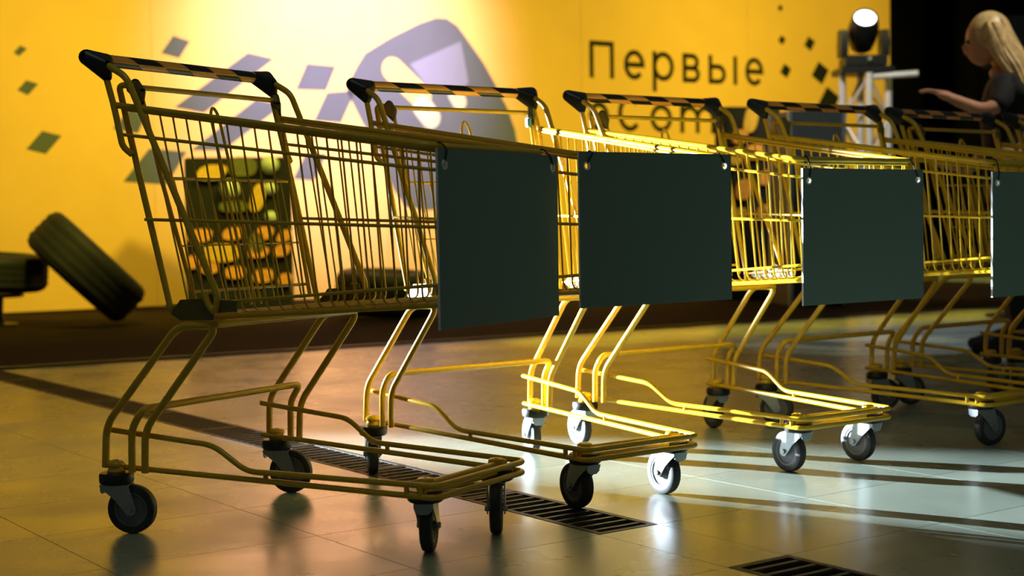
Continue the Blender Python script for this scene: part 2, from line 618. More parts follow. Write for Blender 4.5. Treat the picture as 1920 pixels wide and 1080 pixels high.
def letter(ch, x0, x1, zb, xh, cap, w=0.048):
    b = BM()
    h = w / 2
    xm, rx = (x0 + x1) / 2, (x1 - x0) / 2 - h
    zm, rz = zb + xh / 2, xh / 2 - h
    if ch == 'П':
        strip(b, [(x0 + h, zb), (x0 + h, zb + cap - h), (x1 - h, zb + cap - h), (x1 - h, zb)], w)
    elif ch == 'e':
        strip(b, [(xm - rx, zm), (xm + rx, zm)] + arc(xm, zm, rx, rz, 0, 318)[1:], w)
    elif ch == 'p':
        strip(b, [(x0 + h, zb - 0.105), (x0 + h, zb + xh)], w)
        strip(b, arc(xm, zm, rx, rz, 0, 360)[:-1], w, True)
    elif ch == 'v':
        rt = rz / 2
        for zc, xr in ((zb + h + rt, x1 - h), (zb + xh - h - rt, x1 - h - 0.012)):
            strip(b, [(x0 + h, zc - rt), (xr - rt, zc - rt)] + arc(xr - rt, zc, rt, rt, -90, 90, 10)[1:-1] + [(xr - rt, zc + rt), (x0 + h, zc + rt)], w)
        strip(b, [(x0 + h, zb), (x0 + h, zb + xh)], w)
    elif ch == 'soft':
        rt = rz * 0.62
        strip(b, [(x0 + h, zb), (x0 + h, zb + xh)], w)
        strip(b, [(x0 + h, zb + h), (x1 - h - rt, zb + h)] + arc(x1 - h - rt, zb + h + rt, rt, rt, -90, 90, 10)[1:-1] + [(x1 - h - rt, zb + h + 2 * rt), (x0 + h, zb + h + 2 * rt)], w)
    elif ch == 'bar':
        strip(b, [(xm, zb), (xm, zb + xh)], w)
    elif ch == 'C':
        strip(b, arc(xm, zb + cap / 2, rx, cap / 2 - h, 42, 318, 22), w)
    elif ch == 'o':
        strip(b, arc(xm, zm, rx, rz, 0, 360)[:-1], w, True)
    elif ch == 'm':
        strip(b, [(x0 + h, zb), (x0 + h, zb + xh)], w)
        r4 = (x1 - x0 - w) / 4
        for c in (x0 + h + r4, x0 + h + 3 * r4):
            strip(b, arc(c, zb + xh - h - r4, r4, r4, 180, 0, 10) + [(c + r4, zb)], w)
    o = obj('letter', b, 'print_dark', backdrop, smooth=False)
    return o


for ch, x0, x1 in (('П', 4.252, 4.541), ('e', 4.661, 4.913), ('p', 5.012, 5.280), ('v', 5.390, 5.613), ('soft', 5.726, 5.955), ('bar', 6.055, 6.105), ('e', 6.215, 6.462)):
    letter(ch, x0, x1, 2.0, 0.288, 0.352)
for ch, x0, x1 in (('e', 4.236, 4.475), ('C', 4.585, 4.870), ('o', 4.978, 5.250), ('m', 5.355, 5.80)):
    letter(ch, x0, x1, 1.500, 0.275, 0.345)
# ------------------------------------------------------------------ shopping cart (u forward, v to the near side, z up)
def P(u, v, z):
    return Vector((u, -v, z))


def mir(pts):
    return [Vector((p.x, -p.y, p.z)) for p in pts]


def interp(x, tab):
    for (x0, y0), (x1, y1) in zip(tab, tab[1:]):
        if x <= x1:
            return y0 + (y1 - y0) * (x - x0) / (x1 - x0)
    return tab[-1][1]


def v_top(u): return lerp(0.257, 0.207, (u - 0.042) / 0.761)
def z_top(u): return lerp(0.894, 0.780, (u - 0.042) / 0.761)
def v_bot(u): return lerp(0.236, 0.193, (u - 0.174) / 0.62)
def z_flo(u): return lerp(0.459, 0.494, (u - 0.174) / 0.62)


def make_caster():
    """origin at the pivot on the floor, wheel trails along +x."""
    parts = {}
    R, TR = 0.0515, 0.033
    rot = Matrix.Translation((TR, 0, R)) @ Matrix.Rotation(PI / 2, 4, 'X')
    b = BM()
    lathe(b, [(0.036, -0.0115), (0.0455, -0.0125), (0.050, -0.0105), (0.0515, -0.006), (0.0515, 0.006), (0.050, 0.0105), (0.0455, 0.0125), (0.036, 0.0115)], rot, 36)
    parts['tire'] = mesh_of('tire', b, 'rubber')
    b = BM()
    lathe(b, [(0, -0.0125), (0.010, -0.0125), (0.012, -0.0095), (0.029, -0.0080), (0.031, -0.0105), (0.0365, -0.0110), (0.0365, 0.0110), (0.031, 0.0105), (0.029, 0.0080), (0.012, 0.0095), (0.010, 0.0125), (0, 0.0125)], rot, 32)
    parts['hub'] = mesh_of('hub', b, 'hub')
    b = BM()
    lathe(b, [(0, 0.104), (0.031, 0.104), (0.035, 0.107), (0.036, 0.112), (0.036, 0.124), (0.033, 0.128), (0, 0.128)], None, 28)
    parts['collar'] = mesh_of('collar', b, 'black')
    b = BM()
    prof = [(-0.031, 0.1035), (0.031, 0.1035), (0.034, 0.094), (0.041, 0.074), (0.0465, 0.055), (0.0455, 0.0455), (0.038, 0.040), (0.028, 0.041), (0.021, 0.049), (0.004, 0.070), (-0.016, 0.087), (-0.029, 0.096)]
    for sgn in (-1, 1):
        prism(b, prof, lambda x, z, t: Vector((x, t, z)), sgn * 0.0165, sgn * 0.0192)
    prism(b, [(-0.0165, -0.031), (0.0165, -0.031), (0.0165, 0.031), (-0.0165, 0.031)], lambda y, x, t: Vector((x, y, t)), 0.1012, 0.1040)
    prism(b, [(-0.0165, 0.1035), (0.0165, 0.1035), (0.0165, 0.090), (0.008, 0.0835), (-0.008, 0.0835), (-0.0165, 0.090)], lambda y, z, t: Vector((t, y, z)), -0.0305, -0.0275)
    parts['fork'] = mesh_of('fork', b, 'zinc', angle=30)
    b = BM()
    lathe(b, [(0, -0.0235), (0.0055, -0.0235), (0.0065, -0.0205), (0.0065, 0.0205), (0.0055, 0.0235), (0, 0.0235)], rot, 12)
    parts['axle'] = mesh_of('axle', b, 'zinc')
    b = BM()
    lathe(b, [(0, 0.128), (0.018, 0.128), (0.019, 0.132), (0.016, 0.1365), (0.015, 0.140), (0.0185, 0.143), (0.0185, 0.148), (0.014, 0.153), (0.006, 0.1545), (0.005, 0.152), (0, 0.152)], None, 20)
    parts['pivot_nut'] = mesh_of('pivot_nut', b, 'yellow')
    return parts


CASTER = make_caster()


def add_caster(root, u, v, ang, rear):
    f = obj('caster', CASTER['fork'], None, root)
    f.location = P(u, v, 0)
    f.rotation_euler = (0, 0, ang)
    for k in ('tire', 'hub', 'collar', 'axle') + (('pivot_nut',) if rear else ()):
        obj(k, CASTER[k], None, f)
    return f


HOOP_U = [0.128 + 0.0338 * k for k in range(20)]


def make_cart():
    root = thing('shopping_cart', '', 'shopping cart', group='yellow shopping carts in a row')
    # --- handle
    b = BM()
    tube(b, [P(-0.002, 0.238, 0.99), P(-0.002, -0.238, 0.99)], 0.0132, 20)
    h = obj('handle', b, 'grip', root)
    for s in (1, -1):
        b = BM()
        hull(b, [(P(-0.006, s * 0.282, 0.993), 0.0165), (P(-0.002, s * 0.232, 0.99), 0.0145), (P(0.030, s * 0.262, 0.952), 0.0105), (P(0.030, s * 0.263, 0.976), 0.0115)])
        obj('end_cap', b, 'black', h)
    for s in (1, -1):
        b = BM()
        tube(b, [P(0.020, s * 0.264, 0.983), P(0.084, s * 0.261, 0.949), P(0.306, s * 0.246, 0.499), P(0.297, s * 0.246, 0.468), P(0.283, s * 0.246, 0.480), P(0.269, s * 0.246, 0.507)], 0.0072, 10, [0, 0.020, 0.02, 0.016, 0.016, 0])
        obj('handle_tube', b, 'yellow', root)
        b = BM()
        tube(b, [P(0.026, s * 0.262, 0.957), P(0.05, s * 0.263, 0.889), P(0.070, s * 0.262, 0.806), P(0.086, s * 0.252, 0.790)], 0.0068, 10, [0, 0.03, 0.022, 0])
        obj('handle_bracket', b, 'yellow', root)
    # --- basket
    def u_rail(u0, z0, z1, vo, r, fr):
        u1 = 0.803
        def vv(u, z):
            t = (z_top(u) - z) / (z_top(u) - z_flo(u))
            return lerp(v_top(u), v_bot(max(u, 0.174)), t) + vo
        a, c = P(u0, vv(u0, z0), z0), P(u1, vv(u1, z1), z1)
        bb = BM()
        tube(bb, [a, c] + mir([c, a]), r, 10, [0, fr, fr, 0], 6)
        return bb
    basket = obj('basket', u_rail(0.042, 0.894, 0.780, 0.002, 0.0068, 0.035), 'yellow', root)
    obj('rail', u_rail(0.055, 0.833, 0.737, 0.003, 0.0038, 0.03), 'yellow', basket)
    obj('rail', u_rail(0.113, 0.656, 0.632, 0.003, 0.0036, 0.03), 'yellow', basket)
    obj('rail', u_rail(0.158, 0.477, 0.525, 0.003, 0.0036, 0.03), 'yellow', basket)
    obj('rail', u_rail(0.062, 0.884, 0.771, -0.003, 0.0032, 0.03), 'yellow', basket)
    for s in (1, -1):
        b = BM()
        tube(b, [P(0.068, s * 0.228, 0.934), P(0.044, s * 0.243, 0.936), P(0.098, s * 0.243, 0.738), P(0.170, s * 0.237, 0.468), P(0.190, s * 0.215, 0.452)], 0.0068, 10, [0, 0.022, 0.03, 0.03, 0])
        obj('rear_post', b, 'yellow', basket)
    for ut in HOOP_U:
        ub = ut + interp(ut, [(0.04, 0.127), (0.2, 0.062), (0.536, 0.029), (0.633, 0.016), (0.80, -0.010)])
        zt, zf = z_top(ut), z_flo(ub)
        a, c = P(ut, v_top(ut), zt), P(ub, v_bot(ub), zf)
        b = BM()
        tube(b, [a, c] + mir([c, a]), 0.0021, 6, [0, 0.02, 0.02, 0], 4)
        obj('wire', b, 'yellow', basket)
    for k in range(9):
        t = (k - 4) / 4.6
        b = BM()
        tube(b, [P(0.803, 0.205 * t, 0.780), P(0.797, 0.195 * t, 0.496), P(0.19, 0.225 * t, 0.456)], 0.0021, 6, [0, 0.02, 0], 4)
        obj('wire', b, 'yellow', basket)
    for s in (1, -1):                                   # floor edge strips
        b = BM()
        tube(b, [P(0.185, s * 0.214, 0.451), P(0.795, s * 0.176, 0.487)], 0.0055, 8)
        obj('floor_rail', b, 'yellow', basket)
    b = BM()
    tube(b, [P(0.796, 0.178, 0.487), P(0.796, -0.178, 0.487)], 0.005, 8)
    obj('floor_rail', b, 'yellow', basket)
    b = BM()
    tube(b, [P(0.19, 0.215, 0.452), P(0.19, -0.215, 0.452)], 0.006, 8)
    obj('floor_rail', b, 'yellow', basket)
    # --- rear flap
    def fu(z): return 0.072 + (0.931 - z) * 0.262
    b = BM()
    tube(b, [P(0.072, 0.218, 0.931), P(0.072, -0.218, 0.931)], 0.0058, 10)
    flap = obj('rear_flap', b, 'yellow', root)
    for s in (1, -1):
        b = BM()
        tube(b, [P(0.074, s * 0.214, 0.931), P(fu(0.741), s * 0.207, 0.741), P(fu(0.48), s * 0.186, 0.48)], 0.0046, 8, [0, 0.02, 0])
        obj('side_rod', b, 'yellow', flap)
        b = BM()
        hull(b, [(P(0.070, s * 0.222, 0.939), 0.010), (P(0.078, s * 0.216, 0.921), 0.011), (P(0.066, s * 0.230, 0.927), 0.010), (P(0.084, s * 0.218, 0.900), 0.005)], 8)
        obj('hinge_clip', b, 'plate', flap)
    for z, w, r in ((0.741, 0.21, 0.0036), (0.60, 0.196, 0.002), (0.505, 0.188, 0.0034)):
        b = BM()
        tube(b, [P(fu(z), w, z), P(fu(z), -w, z)], r, 8)
        obj('cross_bar', b, 'yellow', flap)
    for k in range(11):
        t = (k - 5) / 6
        b = BM()
        tube(b, [P(fu(0.741), 0.206 * t, 0.741), P(fu(0.475), 0.186 * t, 0.475)], 0.0020, 6)
        obj('wire', b, 'yellow', flap)
    b = BM()
    tube(b, [P(fu(0.47), -0.014, 0.47), P(fu(0.885), -0.012, 0.885), P(fu(0.905), 0.001, 0.905), P(fu(0.885), 0.014, 0.885), P(fu(0.47), 0.018, 0.47)], 0.0034, 8, [0, 0.014, 0.014, 0.014, 0])
    obj('hook_loop', b, 'yellow', flap)
    # --- corner plates under the basket
    for s in (1, -1):
        poly = [(0.172, 0.462), (0.20, 0.492), (0.262, 0.495), (0.262, 0.503), (0.292, 0.505), (0.292, 0.494), (0.352, 0.492), (0.350, 0.470), (0.290, 0.466), (0.288, 0.452), (0.20, 0.449)]
        b = BM()
        prism(b, poly, lambda u, z, t: P(u, t, z), s * 0.2385, s * 0.2420)
        obj('corner_plate', b, 'plate', root, smooth=False)
    # --- legs and chassis
    for s in (1, -1):
        b = BM()
        tube(b, [P(-0.005, s * 0.262, 0.137), P(0.0, s * 0.261, 0.227), P(0.191, s * 0.241, 0.4385), P(0.293, s * 0.233, 0.4415), P(0.101, s * 0.251, 0.2205), P(0.097, s * 0.250, 0.131)], 0.0078, 12, [0, 0.03, 0.03, 0.034, 0.03, 0], 6)
        obj('leg', b, 'yellow', root)
    b = BM()
    a = [P(0.066, 0.256, 0.131), P(0.068, 0.256, 0.222), P(0.100, 0.255, 0.265)]
    tube(b, a + list(reversed(mir(a))), 0.0078, 12, [0, 0.02, 0.022, 0.022, 0.02, 0], 6)
    obj('rear_cross_tube', b, 'yellow', root)
    b = BM()
    tube(b, [P(0.286, 0.232, 0.443), P(0.286, -0.232, 0.443)], 0.0072, 12)
    obj('basket_support', b, 'yellow', root)
    b = BM()
    a = [P(-0.014, 0.247, 0.1385), P(0.768, 0.166, 0.120)]
    tube(b, a + list(reversed(mir(a))), 0.0060, 10, [0, 0.022, 0.022, 0], 6)
    ch = obj('chassis', b, 'yellow', root)
    b = BM()
    a = [P(-0.014, 0.246, 0.2150), P(0.262, 0.2235, 0.196), P(0.341, 0.214, 0.147), P(0.768, 0.166, 0.142)]
    tube(b, a + list(reversed(mir(a))), 0.0060, 10, [0, 0.025, 0.025, 0.022, 0.022, 0.025, 0.025, 0], 6)
    obj('upper_rail', b, 'yellow', ch)
    b = BM()
    tube(b, [P(0.722, 0.160, 0.139), P(0.722, -0.160, 0.139)], 0.0058, 10)
    obj('front_bar', b, 'yellow', ch)
    b = BM()
    tube(b, [P(0.735, 0.160, 0.124), P(0.735, -0.160, 0.124)], 0.0050, 10)
    obj('front_bar', b, 'yellow', ch)
    for s in (1, -1):
        for u, v in ((0.385, 0.2065), (0.705, 0.1735), (0.735, 0.1705)):
            b = BM()
            zc = lerp(0.129, 0.121, (u - 0.385) / 0.38)
            tube(b, [P(u, s * v, zc), P(u, s * v, zc + 0.018)], 0.0052, 10)
            obj('spacer', b, 'yellow', ch)
        b = BM()
        lathe(b, [(0, 0.128), (0.017, 0.128), (0.018, 0.140), (0.016, 0.148), (0.012, 0.150), (0.005, 0.150), (0.004, 0.147), (0, 0.147)], Matrix.Translation(P(0.719, s * 0.130, 0)), 20)
        obj('bolt', b, 'yellow', ch)
    for u, v, rear in ((0.022, 0.258, True), (0.022, -0.258, True), (0.719, 0.130, False), (0.719, -0.130, False)):
        add_caster(root, u, v, 0.0, rear)
    return root


cart = make_cart()
CARTS = [
    ((-0.721, 3.289), -31.1, 'yellow wire shopping cart nearest the camera, leftmost of the row, unlit and facing right', (-6, -8, 84, -92)),
    ((-0.163, 3.880), -53.9, 'second yellow shopping cart from the left, just behind the nearest one, partly lit white', (100, 108, 124, 122)),
    ((0.400, 4.316), -54.5, 'third yellow shopping cart from the left, its far basket side glaring white', (118, 110, 124, 126)),
    ((0.980, 4.701), -54.3, 'fourth yellow shopping cart from the left, its sign cut off by the right picture edge', (-20, 20, 28, 15)),
    ((1.507, 5.134), -52.4, 'fifth yellow shopping cart from the left, blurred, front cut off by the right picture edge', (10, 30, 120, 120)),
    ((2.020, 5.490), -52.4, 'sixth and farthest yellow shopping cart, only its left rear corner in the picture', (30, 10, 120, 120)),
]
carts = []
for i, ((x, y), th, lab, cast) in enumerate(CARTS):
    c = cart if i == 0 else copy_tree(cart)
    c.location = (x, y, 0)
    c.rotation_euler = (0, 0, math.radians(th))
    c['label'] = lab
    cs = [k for k in c.children if k.name.split('.')[0] == 'caster']
    order = {(True, True): 0, (True, False): 1, (False, True): 2, (False, False): 3}
    for k in cs:
        idx = order[(k.location.x < 0.3, k.location.y < 0)]
        k.rotation_euler = (0, 0, math.radians(cast[idx] - th))
    carts.append(c)


b = BM()
box(b, P(0.080, -0.206, 0.905), (0.016, 0.014, 0.026), bevel=0.003)
obj('coin_lock', b, 'blue_bit', carts[1])['label'] = 'small blue lock on the handle side'


# ------------------------------------------------------------------ blank boards hung on the cart fronts
def make_board(i, zt, hb, voff, tilt, l_eye, label):
    (x, y), th = CARTS[i][0], CARTS[i][1]
    root = thing('hanging_board', label, 'sign board', (x, y, 0), math.radians(th), 'blank dark boards hung on the cart fronts')
    w = 0.222
    uf = 0.8155
    b = BM()
    loops = [[(-w, zt - hb), (w, zt - hb), (w, zt), (-w, zt)]]
    for s, zo in ((1, 0.03), (-1, 0.026)):
        loops.append([(s * (w - 0.021) + 0.0068 * math.cos(2 * PI * k / 12), zt - zo + 0.0068 * math.sin(2 * PI * k / 12)) for k in range(12)])
    edges = []
    for lp in loops:
        vs = [b.verts.new(P(uf, v + voff, z)) for v, z in lp]
        edges += [b.edges.new((vs[k], vs[(k + 1) % len(vs)])) for k in range(len(vs))]
    bmesh.ops.triangle_fill(b, edges=edges, use_beauty=True)
    ex = bmesh.ops.extrude_face_region(b, geom=list(b.faces))
    bmesh.ops.translate(b, verts=[v for v in ex['geom'] if isinstance(v, bmesh.types.BMVert)], vec=(0.005, 0, 0))
    bmesh.ops.recalc_face_normals(b, faces=list(b.faces))
    for f in b.faces:
        f.material_index = 0 if abs(f.normal.x) > 0.9 else 1
    obj('panel', b, ['board', 'board_edge'], root, smooth=False)
    for s, eo, zo in ((1, l_eye, 0.03), (-1, 0.012, 0.026)):
        v = s * (w - 0.021) + voff
        b = BM()
        ring = [P(uf + 0.0055, v + 0.0078 * math.cos(a), zt - zo + 0.0078 * math.sin(a)) for a in [2 * PI * k / 14 for k in range(14)]]
        tube(b, ring, 0.0018, 6, closed=True)
        obj('eyelet', b, 'eyelet', root)
        vt = min(max(v - s * (eo - 0.01), -0.19), 0.19)
        b = BM()
        tube(b, [P(uf + 0.007, v, zt - zo + 0.006), P(uf + 0.0075, lerp(v, vt, 0.8), zt - 0.003), P(0.812, vt, 0.785), P(0.803, vt, 0.789), P(0.794, vt, 0.781), P(0.800, vt, 0.771), P(0.808, vt, 0.772)], 0.0016, 6, 0.004, 3)
        obj('cord', b, 'cord', root)
    return root


make_board(0, 0.776, 0.333, -0.003, 0.0, 0.0, 'dark blank board hanging on the front of the nearest cart, tilted to the viewer')
make_board(1, 0.785, 0.330, -0.004, 0.0, 0.03, 'dark blank board on the front of the second cart, widest of the boards in view')
make_board(2, 0.758, 0.331, -0.006, 0.0, 0.008, 'dark blank board on the front of the third cart from the left')
make_board(3, 0.754, 0.335, -0.004, 0.0, 0.0, 'dark blank board cut off by the right picture edge, on the fourth cart')


# ------------------------------------------------------------------ tyres and stool on the carpet
def make_tyre(label, loc, axis, R, w):
    root = thing('car_tyre', label, 'tyre', loc, 0, 'loose car tyres on the carpet')
    root.rotation_euler = Vector(axis).to_track_quat('Z', 'Y').to_euler()
    b = BM()
    h = w / 2
    lathe(b, [(R * 0.60, -h * 0.80), (R * 0.72, -h), (R * 0.88, -h * 0.98), (R * 0.96, -h * 0.86), (R, -h * 0.62), (R * 1.005, 0), (R, h * 0.62), (R * 0.96, h * 0.86), (R * 0.88, h * 0.98), (R * 0.72, h), (R * 0.60, h * 0.80), (R * 0.57, h * 0.72), (R * 0.66, 0), (R * 0.57, -h * 0.72), (R * 0.60, -h * 0.80)], None, 48)
    t = obj('carcass', b, 'tyre', root)
    for k, z in enumerate((-0.45, -0.15, 0.15, 0.45)):
        b = BM()
        lathe(b, [(R * 0.985, z * h * 1.15 - 0.017), (R * 1.014, z * h * 1.15 - 0.014), (R * 1.014, z * h * 1.15 + 0.014), (R * 0.985, z * h * 1.15 + 0.017)], None, 48)
        obj('tread_rib', b, 'tyre', root)
    return root


make_tyre('black car tyre leaning at an angle against another tyre, far left', (-2.752, 9.50, 0.392), (0.69, 0.20, 0.72), 0.398, 0.300)
make_tyre('black car tyre lying on a stool, cut off by the left picture edge', (-3.44, 9.70, 0.367), (0.07, -0.02, 1.0), 0.355, 0.24)
make_tyre('black car tyre lying behind the basket of the nearest cart', (-0.86, 9.95, 0.178), (0.12, -0.95, 0.15), 0.335, 0.29).rotation_euler = (0.05, 0.06, 0)
st = thing('low_stool', 'low black pedestal stool under the tyre at the left picture edge', 'stool', (-3.45, 9.70, 0.008))
b = BM()
lathe(b, [(0, 0.188), (0.20, 0.188), (0.21, 0.194), (0.21, 0.214), (0.20, 0.220), (0, 0.220)], None, 28)
obj('seat', b, 'black', st)
b = BM()
lathe(b, [(0.085, 0.018), (0.075, 0.10), (0.080, 0.19)], None, 20)
obj('column', b, 'black', st)
b = BM()
lathe(b, [(0, 0), (0.17, 0), (0.17, 0.012), (0.09, 0.022), (0, 0.022)], None, 28)
obj('foot', b, 'black', st)

# ------------------------------------------------------------------ dark display stands with orange lozenges
def lozenge(b, cx, cz, w, h, skew=0.0, n=14):
    pts = []
    for k in range(n):
        a = 2 * PI * k / n
        ex = abs(math.cos(a)) ** 0.75 * math.copysign(1, math.cos(a))
        ez = abs(math.sin(a)) ** 0.75 * math.copysign(1, math.sin(a))
        pts.append((cx + ex * w / 2 + skew * ez * h / 2, cz + ez * h / 2))
    return prism(b, pts, lambda x, z, t: Vector((x, t, z)), -0.012, -0.045)


rk = thing('display_stand', 'black display stand with orange lozenges behind the nearest cart\'s basket', 'display stand', (-2.0, 10.8, 0.008), math.radians(8))
b = BM()
box(b, (0, 0.15, 0.57), (0.77, 0.30, 1.14), bevel=0.01)
obj('cabinet', b, 'cloth', rk)
K = 10.8 / 2750.0 / 3.376


def rp(x, y):
    return ((x - 390) * K, 1.145 - (y - 85) * K)


for (x, y, w, h, sk, m) in [(150, 580, 190, 110, .3, 'orange'), (355, 570, 170, 100, .4, 'orange'), (545, 570, 150, 110, .4, 'orange'), (672, 590, 110, 100, .5, 'orange'),
                            (100, 745, 120, 110, .3, 'orange'), (275, 690, 260, 130, 0, 'amber'), (505, 690, 170, 90, .4, 'orange'), (655, 680, 130, 100, .4, 'orange'),
                            (205, 785, 140, 90, .2, 'orange'), (360, 815, 170, 100, .1, 'orange'), (535, 840, 170, 110, .2, 'orange'), (672, 865, 110, 100, .2, 'orange'),
                            (230, 185, 200, 110, .5, 'amber'), (512, 345, 100, 200, .25, 'amber'), (420, 150, 200, 140, 0, 'olive'), (500, 630, 100, 150, 0, 'olive'), (360, 400, 200, 80, 0, 'olive')]:
    cx, cz = rp(x, y)
    b = BM()
    g = 0.78 if m == 'orange' else 0.9
    lozenge(b, cx, cz, w * K * g, h * K * g, sk)
    obj('lozenge', b, m, rk)
for x, y, r in ((340, 290, 66), (590, 290, 44), (590, 140, 60), (590, 470, 40)):
    cx, cz = rp(x, y)
    b = BM()
    bmesh.ops.create_uvsphere(b, u_segments=16, v_segments=10, radius=r * K, matrix=Matrix.Translation((cx, -0.02, cz)))
    obj('globe', b, 'pale', rk)

r2 = thing('display_stand', 'tall black stand with orange ovals behind the third cart\'s handle', 'display stand', (1.90, 11.5, 0.008), math.radians(12))
b = BM()
box(b, (0, 0.12, 0.755), (0.46, 0.24, 1.50), bevel=0.01)
obj('cabinet', b, 'cloth', r2)
for cx, cz, w, h, m in ((-0.03, 1.40, 0.11, 0.20, 'amber'), (-0.12, 1.27, 0.12, 0.11, 'orange'), (0.0, 1.15, 0.15, 0.12, 'orange'), (-0.15, 1.12, 0.10, 0.14, 'amber'), (-0.09, 0.86, 0.13, 0.16, 'orange'), (0.10, 0.95, 0.12, 0.12, 'orange'), (-0.12, 0.66, 0.10, 0.12, 'amber'), (0.08, 0.68, 0.12, 0.12, 'orange')):
    b = BM()
    lozenge(b, cx, cz, w, h, 0.2)
    obj('lozenge', b, m, r2)

# ------------------------------------------------------------------ equipment case, truss tower, moving light
ec = thing('equipment_case', 'tall charcoal equipment case between the orange-spotted stand and the truss', 'case', (2.17, 10.75, 0.008), math.radians(10))
b = BM()
box(b, (0, 0, 0.70), (0.42, 0.40, 1.40), bevel=0.012)
obj('body', b, 'case', ec)
for sx in (-1, 1):
    for sy in (-1, 1):
        b = BM()
        box(b, (sx * 0.205, sy * 0.195, 0.70), (0.028, 0.028, 1.405), bevel=0.004)
        obj('edge_trim', b, 'zinc', ec)
b = BM()
box(b, (0, -0.203, 0.98), (0.14, 0.012, 0.06), bevel=0.004)
obj('handle', b, 'black', ec)

tr = thing('truss_tower', 'pale aluminium truss tower carrying the stage light', 'truss', (2.72, 11.3, 0.008), 0)
TC = [(-0.172, -0.03), (0.0, -0.17), (0.185, -0.01), (0.012, 0.17)]
for x, y in TC:
    b = BM()
    tube(b, [(x, y, 0.03), (x, y, 1.72)], 0.027, 14)
    obj('chord', b, 'alu', tr)
for k in range(5):
    for q in range(4):
        p, r = TC[q], TC[(q + 1) % 4]
        z0, z1 = 0.10 + k * 0.32, 0.42 + k * 0.32
        if (k + q) % 2:
            z0, z1 = z1, z0
        b = BM()
        tube(b, [(p[0], p[1], z0), (r[0], r[1], z1)], 0.010, 8)
        obj('lacing', b, 'alu', tr)
b = BM()
box(b, (0, 0, 0.02), (0.5, 0.5, 0.03), bevel=0.005)
obj('base_plate', b, 'black', tr)
b = BM()
box(b, (-0.01, 0, 1.745), (0.40, 0.38, 0.05), bevel=0.006)
obj('top_plate', b, 'black', tr)
b = BM()
tube(b, [(0.0, -0.14, 1.69), (0.36, -0.20, 1.705)], 0.024, 12)
obj('side_arm', b, 'alu', tr)

ml = thing('moving_head_light', 'black moving-head stage light with lit white lens on top of the truss', 'stage light', (2.715, 11.3, 1.778), 0)
b = BM()
box(b, (0, 0, 0.045), (0.32, 0.26, 0.09), bevel=0.015)
obj('base', b, 'black', ml)
for s in (-1, 1):
    b = BM()
    prism(b, [(-0.06, 0.085), (0.06, 0.085), (0.075, 0.19), (0.05, 0.29), (-0.05, 0.29), (-0.075, 0.19)], lambda y, z, t: Vector((t, y, z)), s * 0.128, s * 0.185)
    obj('yoke_arm', b, 'black', ml)
aim = Vector((-0.08, -0.80, 0.60)).normalized()
q = aim.to_track_quat('Z', 'Y').to_matrix().to_4x4()
hc = Matrix.Translation((0, 0, 0.265)) @ q @ Matrix.Scale(0.86, 4)
b = BM()
lathe(b, [(0, -0.20), (0.07, -0.19), (0.105, -0.15), (0.125, -0.05), (0.135, 0.05), (0.120, 0.16), (0.110, 0.20), (0.098, 0.205), (0.090, 0.190), (0, 0.190)], hc, 28)
hd = obj('head', b, 'black', ml)
b = BM()
lathe(b, [(0.0915, 0.191), (0.07, 0.205), (0.04, 0.212), (0, 0.215)], hc, 28)
obj('lens', b, 'lens', hd)
b = BM()
bmesh.ops.create_uvsphere(b, u_segments=14, v_segments=8, radius=0.022, matrix=Matrix.Translation((0.02, -0.135, 0.055)))
obj('display_knob', b, 'zinc', ml)

# dim hall equipment beyond the carts, far right
mon = thing('monitor_on_stand', 'dim grey monitor on a thin stand behind the blonde woman', 'monitor', (3.22, 9.2, 0), math.radians(-14))
b = BM()
box(b, (0, 0, 1.72), (0.52, 0.04, 0.32), bevel=0.008)
obj('screen', b, 'case', mon)
b = BM()
tube(b, [(0, 0.03, 0.03), (0, 0.03, 1.60)], 0.02, 10)
obj('pole', b, 'zinc', mon)
b = BM()
lathe(b, [(0, 0), (0.24, 0), (0.24, 0.015), (0.05, 0.035), (0, 0.035)], None, 24)
obj('foot', b, 'black', mon)

# ------------------------------------------------------------------ blonde woman in black
def skin_mesh(joints, edges, root=0, sub=2):
    me = bpy.data.meshes.new('skin_source')
    me.from_pydata([j[0] for j in joints], edges, [])
    o = bpy.data.objects.new('skin_source', me)
    col.objects.link(o)
    md = o.modifiers.new('skin', 'SKIN')
    md.use_smooth_shade = True
    sv = me.skin_vertices[0].data
    for k, j in enumerate(joints):
        r = j[1]
        sv[k].radius = r if isinstance(r, tuple) else (r, r)
        sv[k].use_root = (k == root)
    sd = o.modifiers.new('sub', 'SUBSURF')
    sd.levels = sd.render_levels = sub
    bpy.context.view_layer.update()
    out = bpy.data.meshes.new_from_object(o.evaluated_get(bpy.context.evaluated_depsgraph_get()))
    bpy.data.objects.remove(o)
    return out


wm = thing('person', 'blonde long-haired person in black, facing left, forearm reaching out, far right', 'person', (2.25, 6.85, 0.0), math.radians(-14))
# local frame: person faces -x, image right = +x, away from the camera = +y
H = Vector((-0.03, 0.0, 1.455))


